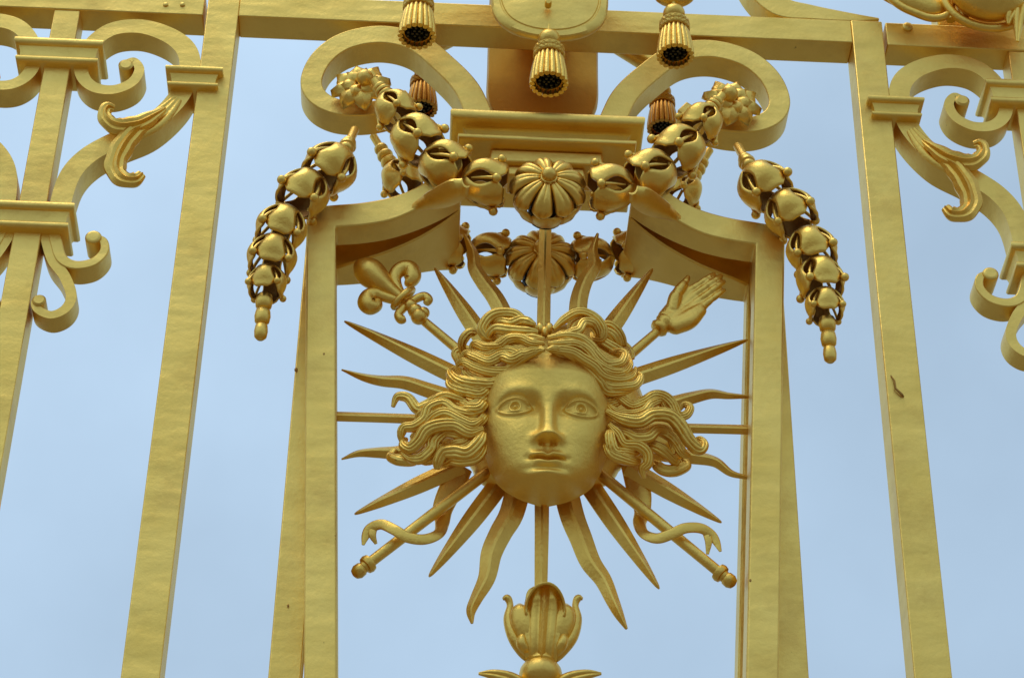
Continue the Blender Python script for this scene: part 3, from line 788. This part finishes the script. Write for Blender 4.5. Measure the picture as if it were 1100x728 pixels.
# face
TILT = math.radians(10)
FO = P(586, 473, -0.035)
FN = V(0, -math.cos(TILT), -math.sin(TILT)); FU = V(1, 0, 0); FVv = V(0, -math.sin(TILT), math.cos(TILT))
def build_face():
    na, nv = 241, 271
    a = np.sin(np.linspace(-1, 1, na)*PI/2*0.985); a /= abs(a).max()
    tv = np.linspace(-1, 1, nv); vv = np.where(tv < 0, 73.5, 84.0)*(np.sin(tv*PI/2)*0.40+tv*0.60)
    A, Vg = np.meshgrid(a, vv)
    kv = [-73.5, -72.5, -70.5, -66, -59, -50, -36, -14, 5, 25, 60, 84]; kw = [3, 9.5, 17, 27.5, 40, 50, 58, 65.5, 70, 71, 66, 54]
    kh = [-73.5, -72.8, -71, -68, -63.5, -56, -42, -24, 0, 20, 40, 60, 84]; khh = [0, 14, 31, 43, 50.5, 52, 50, 48, 47, 47, 50, 48, 37]
    def smooth_interp(x, xs, ys):
        xs2 = np.linspace(xs[0], xs[-1], 400); y2 = np.interp(xs2, xs, ys)
        k = np.hanning(29); k /= k.sum(); yp = np.convolve(np.pad(y2, 14, mode='reflect', reflect_type='odd'), k, mode='valid')
        return np.interp(x, xs2, yp)
    Wd = smooth_interp(Vg, kv, kw); U = A*Wd
    Hc = np.maximum(smooth_interp(Vg, kh, khh), 0)
    h = Hc*np.power(np.clip(1-np.abs(A)**2.8, 0, 1), 0.55)
    h = np.where(np.abs(A) > .999, -6, h)
    G = lambda u0, v0, su, sv: np.exp(-((U-u0)/su)**2/2-((Vg-v0)/sv)**2/2)
    sst = lambda e0, e1, x: (lambda t: t*t*(3-2*t))(np.clip((x-e0)/(e1-e0), 0, 1))
    aU = np.abs(U)
    # soft brows and shallow sockets
    bv = np.interp(aU, [0, 9, 18, 30, 42, 56, 70], [26, 28.5, 32, 34.5, 33.5, 28.0, 21])
    h += 2.6*np.exp(-((Vg-bv-2)/5.5)**2/2)*sst(5, 16, aU)*(1-sst(44, 66, aU))
    for s in (-1, 1):
        h -= 4.6*G(s*35, 20.5, 15, 7.0)
        h -= 6.2*G(s*15, 20, 5.0, 8.5)
        h += 5.0*G(s*37, -14, 18, 16)
        h += 2.0*G(s*30, -42, 14, 14)
    # nose
    nw = np.interp(Vg, [-26, -17, -7, 11, 25, 37], [9.2, 8.6, 7.2, 6.4, 9.0, 13])
    na_ = np.interp(Vg, [-27.5, -25.5, -23.6, -20, -4, 11, 23, 40], [0, 2, 9.2, 15.2, 12.4, 8.4, 5.6, 0])
    h += na_*np.exp(-(aU/nw)**3.2*0.8)
    h += 2.6*G(0, -18, 6.5, 4.6)
    for s in (-1, 1):
        h += 8.2*G(s*11.8, -20.8, 4.4, 4.0)
        h -= 9*G(s*6.0, -25.0, 2.8, 1.8)
    # mouth, just parted
    h += 4.0*G(0, -46, 19, 13)
    h -= 1.8*G(0, -34, 2.2, 5); h += 1.2*G(4.3, -34, 1.8, 5)+1.2*G(-4.3, -34, 1.8, 5)
    ml = -44.6+0.9*np.exp(-((aU-9)/4.5)**2)-0.3*np.exp(-(U/3.5)**2)+0.0045*U**2
    mk = np.clip(1-(aU/19.5)**2, 0, 1)
    up = ml+4.0-0.8*np.exp(-(U/2.6)**2)+0.6*np.exp(-((aU-5)/2.5)**2)
    h += 5.0*mk**.7*np.exp(-((Vg-up)/2.3)**2/2)
    h += 4.4*np.clip(1-(aU/16)**2, 0, 1)**.8*np.exp(-((Vg-(ml-4.6))/np.where(Vg > ml-4.6, 2.0, 3.4))**2/2)
    h -= 8.0*np.clip(1-(aU/20)**4, 0, 1)*np.exp(-((Vg-ml)/1.15)**2/2)
    h -= 2.0*(G(20.5, -43, 2.6, 2.6)+G(-20.5, -43, 2.6, 2.6))
    h -= 4.6*G(0, -55.2, 13, 2.7)
    h += 9.0*G(0, -62.3, 13, 4.8)
    # eyes
    for s in (-1, 1):
        x = (U-s*35)*s
        tilt = 0.02*x
        e = np.clip(1-(x/17)**2, 0, 1)
        vc = 16.8
        vu = vc+tilt+8.6*e**.72; vl = vc+tilt-6.6*e**.8
        inside = (np.abs(x) < 17)*sst(0, 1.1, vu-Vg)*sst(0, 1.1, Vg-vl)
        d2 = (x**2/17**2+(Vg-vc)**2/12**2)
        h += inside*(4.8*np.clip(1-d2, 0, 1)-0.8)
        rim = sst(20.5, 14, np.abs(x))
        h += 4.4*np.exp(-((Vg-vu-1.4)/1.6)**2/2)*rim
        h -= 1.8*np.exp(-((Vg-vu-5.2)/1.6)**2/2)*rim*e**.5
        h += 2.9*np.exp(-((Vg-vl+1.3)/1.5)**2/2)*rim
        h -= 0.8*np.exp(-((Vg-vl+4.6)/2.0)**2/2)*rim
        h += 2.0*np.exp(-((x+16.5)/2.2)**2/2-((Vg-15.8)/1.8)**2/2)
        r = np.sqrt((x+0.5)**2+(Vg-vc-.8)**2)
        h += inside*(1.6*np.exp(-((r-5.6)/0.9)**2/2)-2.2*np.exp(-((r-3.5)/1.0)**2/2)+2.0*np.exp(-(r/1.5)**2/2))
    rows = []
    for i in range(nv):
        rows.append([FO+(FU*float(U[i, j])+FVv*float(Vg[i, j])+FN*float(h[i, j]))*PX for j in range(na)])
    b = MB(); b.grid(rows)
    ed = [r for r in (rows[0], rows[-1])]
    return b.build('face', FACEM, sun, angle=180)
face = build_face()

# hair
def build_hair():
    b = MB()
    # the mass the locks lie on
    out = [(505, 372), (520, 350), (545, 345), (585, 352), (625, 345), (645, 352), (665, 372), (682, 400), (694, 430), (722, 440), (735, 460), (726, 482), (700, 480), (690, 497), (668, 503), (650, 522), (586, 536), (520, 522), (504, 500), (480, 488), (455, 488), (440, 474), (448, 455), (470, 432), (486, 412), (490, 392)]
    o3 = spline([(x, y) for x, y in out+out[:1]], 4)[:-1]
    rows = []
    for k in range(9):
        t = k/8; Y = 0.024-0.055*math.sin(t*PI/2)
        if k == 0: Y = .03
        rows.append([P(lerp(x, 586, 1-math.cos(t*PI/2)), lerp(y, 450, 1-math.cos(t*PI/2)), Y) for x, y in o3+[o3[0]]])
    b.grid(rows)
    rnd = random.Random(11)
    def L(pts, w, y0=-.06, y1=-.035, st=3, tip=.35, hump=0):
        n = len(pts)
        if y0 < -.084: y0 -= .020; y1 -= .008
        pts = [(x+rnd.uniform(-1.2, 1.2), y+rnd.uniform(-1.3, 1.3)) if 0 < i < n-1 else (x, y) for i, (x, y) in enumerate(pts)]
        q = spline([(x, y, lerp(y0, y1, i/(n-1))) for i, (x, y) in enumerate(pts)], 9); m = len(q)
        path = [P(x, y, Y-.012*hump*math.sin(i/(m-1)*PI)) for i, (x, y, Y) in enumerate(q)]
        wd = [w*PX*interp([0, .12, .5, .85, 1], [.40, .92, 1.05, .78, tip], i/(m-1)) for i in range(m)]
        dy = rnd.uniform(-.015, .007); path = [p+V(0, dy*math.sin(PI*min(1, .15+i/m)), 0) for i, p in enumerate(path)]
        wd = [x*rnd_w for rnd_w in [rnd.uniform(.88, 1.14)] for x in wd]
        b.hairlock(path, wd, st+rnd.uniform(.2, 1.2), rnd, rnd.uniform(.46, .60))
    # --- left side
    L([(492, 440), (484, 428), (475, 424), (466, 428), (457, 434), (448, 436), (440, 427), (432, 424), (425, 429), (422, 437)], 11, -.055, -.03, 2)
    L([(505, 434), (490, 430), (478, 428), (468, 433), (458, 440), (449, 446), (447, 455)], 11, -.06, -.035, 2)
    L([(518, 438), (507, 446), (490, 442), (475, 435), (462, 440), (455, 450), (446, 459), (435, 461), (430, 468), (431, 474)], 13, -.07, -.04, 3)
    L([(518, 452), (508, 460), (494, 456), (480, 448), (468, 452), (458, 458), (450, 466), (441, 470)], 12, -.068, -.04, 3)
    L([(519, 462), (505, 468), (487, 459), (470, 460), (456, 466), (450, 477), (442, 481), (434, 477), (436, 471)], 14, -.066, -.04, 3)
    L([(506, 471), (490, 466), (477, 465), (467, 473), (463, 484), (453, 491), (441, 492), (432, 486)], 14, -.06, -.036, 3)
    L([(478, 476), (470, 485), (462, 492), (450, 496)], 12, -.045, -.03, 2)
    L([(520, 466), (514, 477), (503, 488), (487, 486), (476, 488), (470, 496), (469, 504)], 14, -.07, -.045, 3)
    L([(521, 477), (512, 492), (497, 497), (483, 494), (474, 499)], 13, -.06, -.04, 3)
    L([(515, 452), (500, 476), (488, 478), (480, 480)], 12, -.055, -.04, 2)
    L([(450, 497), (438, 502), (427, 499), (420, 492), (424, 484)], 13, -.012, -.005, 1, .8)
    # --- left crown
    L([(578, 354), (565, 351), (553, 341), (537, 339), (524, 345), (518, 356), (524, 364), (532, 360), (528, 355)], 11, -.085, -.07, 2)
    L([(575, 349), (560, 345), (548, 349), (536, 345), (528, 350)], 11, -.095, -.08, 2)
    L([(578, 358), (560, 358), (545, 359), (531, 357), (524, 362), (528, 369)], 11, -.09, -.075, 2)
    L([(585, 364), (566, 362), (548, 363), (536, 369), (529, 377), (523, 383)], 12, -.098, -.075, 3)
    L([(585, 371), (571, 372), (558, 369), (546, 371), (536, 376), (520, 374), (510, 370), (505, 378)], 12, -.100, -.065, 3)
    L([(584, 377), (572, 380), (561, 383), (549, 379), (538, 379), (526, 384), (513, 380), (506, 373)], 12, -.102, -.066, 3)
    L([(585, 378), (577, 380.5), (563, 387), (549, 396), (537, 404), (527, 418)], 9, -.106, -.062, 2.5)
    L([(587, 378), (596, 380), (609, 385), (621, 391.5), (632, 401), (643, 418)], 9, -.106, -.062, 2.5)
    L([(584, 376), (573, 380), (561, 385), (549, 390), (538, 388), (524, 390), (510, 384), (500, 380), (494, 385)], 13, -.098, -.06, 3)
    L([(577, 381), (560, 390), (543, 397), (525, 398), (510, 393), (498, 388), (490, 392)], 13, -.09, -.055, 3)
    L([(550, 400), (536, 407), (520, 407), (507, 404), (499, 398), (505, 393)], 12, -.08, -.055, 2)
    L([(540, 406), (528, 415), (513, 416), (499, 416), (489, 409), (485, 400), (491, 394)], 13, -.075, -.05, 3)
    L([(528, 414), (517, 424), (503, 424), (492, 420), (485, 412), (484, 402)], 13, -.072, -.05, 3)
    L([(525, 424), (514, 434), (502, 436), (490, 430), (482, 424)], 14, -.07, -.05, 3)
    L([(521, 434), (512, 443), (498, 444), (486, 438)], 13, -.066, -.05, 3)
    L([(522, 446), (514, 456), (502, 458), (490, 452)], 12, -.064, -.05, 3)
    L([(508, 378), (497, 374), (491, 380), (493, 389)], 12, -.03, -.02, 2, .7)
    L([(512, 360), (503, 364), (497, 372), (500, 382)], 12, -.05, -.035, 2)
    # --- right crown
    L([(594, 355), (606, 347), (618, 339), (630, 341), (641, 347), (647, 356), (645, 365), (637, 364), (635, 358)], 11, -.085, -.07, 2)
    L([(597, 359), (611, 356), (618, 347), (626, 343)], 11, -.095, -.085, 2)
    L([(606, 360), (620, 358), (628, 351), (638, 351), (643, 360), (640, 367)], 10, -.092, -.075, 2)
    L([(588, 364), (606, 362), (622, 365), (634, 374), (641, 384), (652, 392), (665, 391), (671, 383), (664, 376), (655, 378)], 12, -.098, -.065, 3)
    L([(588, 371), (604, 371), (619, 374), (631, 381), (642, 393), (656, 402), (670, 401), (677, 391), (675, 381)], 12, -.102, -.06, 3)
    L([(588, 377), (600, 380), (615, 383), (627, 389), (638, 398), (651, 407), (667, 408), (679, 403), (683, 395)], 13, -.100, -.058, 3)
    L([(590, 375), (604, 379), (618, 384), (630, 393), (642, 403), (653, 413), (668, 415), (682, 413), (687, 406), (682, 399)], 13, -.094, -.055, 3)
    L([(604, 381), (620, 388), (633, 398), (644, 411), (654, 421), (668, 421), (680, 418)], 13, -.086, -.055, 3)
    L([(640, 370), (652, 366), (665, 369), (675, 377), (678, 386)], 12, -.04, -.03, 2, .7)
    L([(634, 365), (646, 370), (658, 377), (668, 380), (675, 374)], 13, -.078, -.05, 2)
    L([(645, 352), (657, 356), (667, 365), (671, 376)], 12, -.06, -.045, 2)
    L([(640, 358), (652, 362), (662, 369), (664, 377)], 11, -.068, -.05, 2)
    L([(634, 402), (642, 418), (650, 430), (660, 432), (670, 428)], 12, -.075, -.055, 3)
    # --- right side
    L([(648, 424), (664, 427), (677, 435), (690, 433), (702, 425), (714, 427), (722, 437), (729, 447), (738, 446), (741, 439), (735, 435), (730, 440)], 12, -.066, -.035, 3)
    L([(650, 433), (660, 443), (676, 447), (691, 445), (699, 435), (710, 432), (717, 442), (721, 452)], 12, -.066, -.04, 3)
    L([(690, 440), (702, 438), (712, 442)], 8, -.03, -.03, 1)
    L([(651, 444), (668, 453), (687, 457), (702, 451), (718, 454), (731, 464), (739, 477), (748, 484), (755, 480), (751, 474), (745, 476)], 14, -.068, -.035, 3)
    L([(653, 453), (670, 462), (690, 464), (708, 459), (721, 465), (729, 477), (733, 487), (741, 490)], 13, -.062, -.035, 3)
    L([(660, 462), (674, 470), (683, 475), (695, 474), (706, 466), (716, 465), (723, 475), (724, 488)], 11, -.055, -.035, 2)
    L([(654, 456), (664, 467), (671, 477), (684, 481), (695, 487), (696, 497), (690, 505), (692, 514)], 12, -.07, -.04, 3)
    L([(654, 464), (655, 479), (660, 488), (673, 487), (687, 486)], 13, -.072, -.05, 3)
    L([(651, 478), (657, 493), (673, 496), (688, 495)], 12, -.062, -.045, 3)
    L([(690, 478), (705, 484), (718, 492), (730, 498)], 13, -.03, -.02, 2)
    L([(700, 496), (712, 506), (726, 508), (736, 502), (734, 494)], 14, -.008, -.002, 1, .8)
    # centre knot at the parting
    for x, y, r in ((580, 353, 6), (590, 353, 6), (585, 357, 6)): b.ball(P(x, y, -.092), r*PX, 14, (.8, 1, 1.2))
    return b.build('hair', HAIRM, sun, angle=75)
build_hair()
# back plate the rays are riveted to
b = MB(); c = P(583, 456, .03); b.lathe(c-V(0, .004, 0), (0, 1, 0), [(0, .11), (.001, .118), (.02, .118), (.022, .11)], 40); b.build('back_plate', BARM, sun)

# ------------------------------------------------------------------ acanthus bud under the sun
YB = 0.012
t = thing('acanthus_finial', P(581, 728, YB), 'gilded acanthus bud with curled side leaves below the lowest ray of the sun', 'finial')
def leaf(pts, name, st=3, h=.4, out=(0, -1, -.2)):
    q = spline([(*P(x, y, YB+dy), w*PX) for x, y, w, dy in pts], 7)
    b = MB(); b.lock([V(*r[:3]) for r in q], [r[3] for r in q], st, h, out=out); b.build(name, ORN, t, angle=60)
def broad(pts, name, fold=.18, out=(0, -1, -.2)):
    """leaf blade with a raised midrib and soft side veins, thin, tip curled"""
    q = spline([(*P(x, y, YB+dy), w*PX) for x, y, w, dy in pts], 8); n = len(q)
    b = MB(); pth = [V(*r[:3]) for r in q]; fr = b.frames(pth, out); rows = []
    for i in range(n):
        w = q[i][3]/2; row = []
        for j in range(17):
            s = -1+j/8
            hgt = w*(-fold*2.2*s*s+.16*math.exp(-(s/.13)**2)+.07*math.cos(s*PI*4))
            row.append(pth[i]+fr[i][0]*(w*s)+fr[i][1]*hgt)
        rows.append(row)
    b.grid(rows); b.build(name, ORN, t, solid=.005, angle=70)
broad([(581, 710, 34, -.010), (582, 695, 32, -.022), (583, 678, 36, -.028), (584, 660, 39, -.030), (585, 648, 40, -.034), (585, 642, 38, -.037), (585, 636, 36, -.038), (585, 631, 30, -.039), (585, 628.5, 18, -.040)], 'centre_leaf', .17)
b = MB(); rows = [[P(585, 662, -.004)+V(0, 0, -.004)]*21]
for i in range(9):
    v = i/8; r_ = 20.5*PX*(1-.10*v*v); row = []
    for j in range(21):
        a = lerp(-.25, PI+.25, j/20); row.append(P(585, 662, 0)+V(math.cos(a)*r_, -.002-.042*math.sin(v*PI/2)*(.35+.65*max(0, math.sin(a))), math.sin(a)*r_*1.12))
    rows.append(row)
b.grid(rows); b.build('hood', ORN, t, solid=.005, angle=70)
for s in (-1, 1):
    leaf([(582+s*8, 706, 18, .0), (582+s*12, 692, 22, -.008), (583+s*17, 676, 26, -.014), (583+s*21, 664, 27, -.016), (583+s*24, 655, 20, -.018), (583+s*25, 649, 6, -.014)], 'side_leaf', 1, .32)
    leaf([(582+s*6, 706, 20, .004), (582+s*19, 699, 15, .0), (583+s*31, 684, 13, -.004), (583+s*36.5, 665, 11, -.006), (583+s*35, 650, 7, -.008), (583+s*38, 642, 8, -.010), (583+s*43, 643, 3, -.010)], 'curled_leaf', 1, .5)
    leaf([(582+s*10, 704, 12, .0), (582+s*20, 693, 13, -.014), (583+s*22, 685, 10, -.016), (583+s*18, 682, 5, -.012)], 'small_leaf', 1, .5)
    leaf([(580+s*12, 745, 20, .0), (580+s*30, 730, 16, -.01), (580+s*50, 724, 11, -.014), (580+s*66, 723, 3, -.014)], 'lower_leaf', 2, .4)
b = MB(); o = P(581, 706, YB)
b.lathe(o, (0, 0, -1), [(-.03, .012), (0, .020), (.008, .022), (.012, .019), (.014, .026), (.02, .0295), (.028, .031), (.036, .0295), (.044, .024), (.046, .018), (.10, .016), (.2, .03), (.3, .02)], 28); b.build('neck', ORN, t, angle=40)
b = MB(); zz = P(581, 760, YB).z; b.lathe((o.x, YB, zz), (0, 0, -1), [(0, .016), (.3, .016), (.31, .02), (zz-GZ-.25, .02)], 20); b.build('stem', BARM, t)

# ------------------------------------------------------------------ sky and sun
SUN_EL, SUN_AZ = math.radians(74), math.radians(235)   # azimuth measured from +Y clockwise: high on the left, behind thin cloud
w = bpy.data.worlds.new('World'); S.world = w; w.use_nodes = True
N = w.node_tree.nodes; L = w.node_tree.links
for n in list(N): N.remove(n)
out = N.new('ShaderNodeOutputWorld'); bg = N.new('ShaderNodeBackground')
sky = N.new('ShaderNodeTexSky'); sky.sky_type = 'NISHITA'; sky.sun_disc = False
sky.sun_elevation = SUN_EL; sky.sun_rotation = SUN_AZ; sky.air_density = 1.0; sky.dust_density = 1.0; sky.ozone_density = 1.0
tc = N.new('ShaderNodeTexCoord')
n1 = N.new('ShaderNodeTexNoise'); n1.inputs['Scale'].default_value = 4.6; n1.inputs['Detail'].default_value = 5; n1.inputs['Roughness'].default_value = .5
L.new(tc.outputs['Generated'], n1.inputs['Vector'])
# thin high cloud: thickness varies softly, brighter towards the sun's side
sp = N.new('ShaderNodeSeparateXYZ'); L.new(tc.outputs['Generated'], sp.inputs[0])
el = N.new('ShaderNodeMapRange'); el.inputs['From Min'].default_value = 0; el.inputs['From Max'].default_value = 1; el.inputs['To Min'].default_value = .66; el.inputs['To Max'].default_value = 1.28
L.new(sp.outputs['Z'], el.inputs['Value'])
lr = N.new('ShaderNodeMapRange'); lr.inputs['From Min'].default_value = -.3; lr.inputs['From Max'].default_value = .3; lr.inputs['To Min'].default_value = 1.10; lr.inputs['To Max'].default_value = .88
L.new(sp.outputs['X'], lr.inputs['Value'])
gr = N.new('ShaderNodeMath'); gr.operation = 'MULTIPLY'; L.new(el.outputs['Result'], gr.inputs[0]); L.new(lr.outputs['Result'], gr.inputs[1])
nr = N.new('ShaderNodeMapRange'); nr.inputs['From Min'].default_value = .3; nr.inputs['From Max'].default_value = .7; nr.inputs['To Min'].default_value = .84; nr.inputs['To Max'].default_value = 1.09
L.new(n1.outputs['Fac'], nr.inputs['Value'])
mu = N.new('ShaderNodeMath'); mu.operation = 'MULTIPLY'; L.new(gr.outputs[0], mu.inputs[0]); L.new(nr.outputs['Result'], mu.inputs[1])
cl = N.new('ShaderNodeVectorMath'); cl.operation = 'SCALE'; cl.inputs[0].default_value = (5.7, 7.6, 9.6)
L.new(mu.outputs[0], cl.inputs['Scale'])
mx = N.new('ShaderNodeMix'); mx.data_type = 'RGBA'; mx.inputs[0].default_value = .8
L.new(sky.outputs['Color'], mx.inputs[6]); L.new(cl.outputs['Vector'], mx.inputs[7])
L.new(mx.outputs[2], bg.inputs['Color']); bg.inputs['Strength'].default_value = 0.10
L.new(bg.outputs['Background'], out.inputs['Surface'])
sd = bpy.data.lights.new('sun', 'SUN'); sd.energy = 0.7; sd.angle = math.radians(30); sd.color = (1, .95, .87)
so = bpy.data.objects.new('sun', sd); COL.objects.link(so)
dirv = Vector((math.sin(SUN_AZ)*math.cos(SUN_EL), math.cos(SUN_AZ)*math.cos(SUN_EL), math.sin(SUN_EL)))
so.rotation_euler = dirv.to_track_quat('Z', 'Y').to_euler()

S.view_settings.view_transform = 'Standard'
S.view_settings.look = 'None'
S.view_settings.exposure = 0
S.view_settings.gamma = 1
S.view_settings.use_curve_mapping = False
S.cycles.max_bounces = 10; S.cycles.glossy_bounces = 6
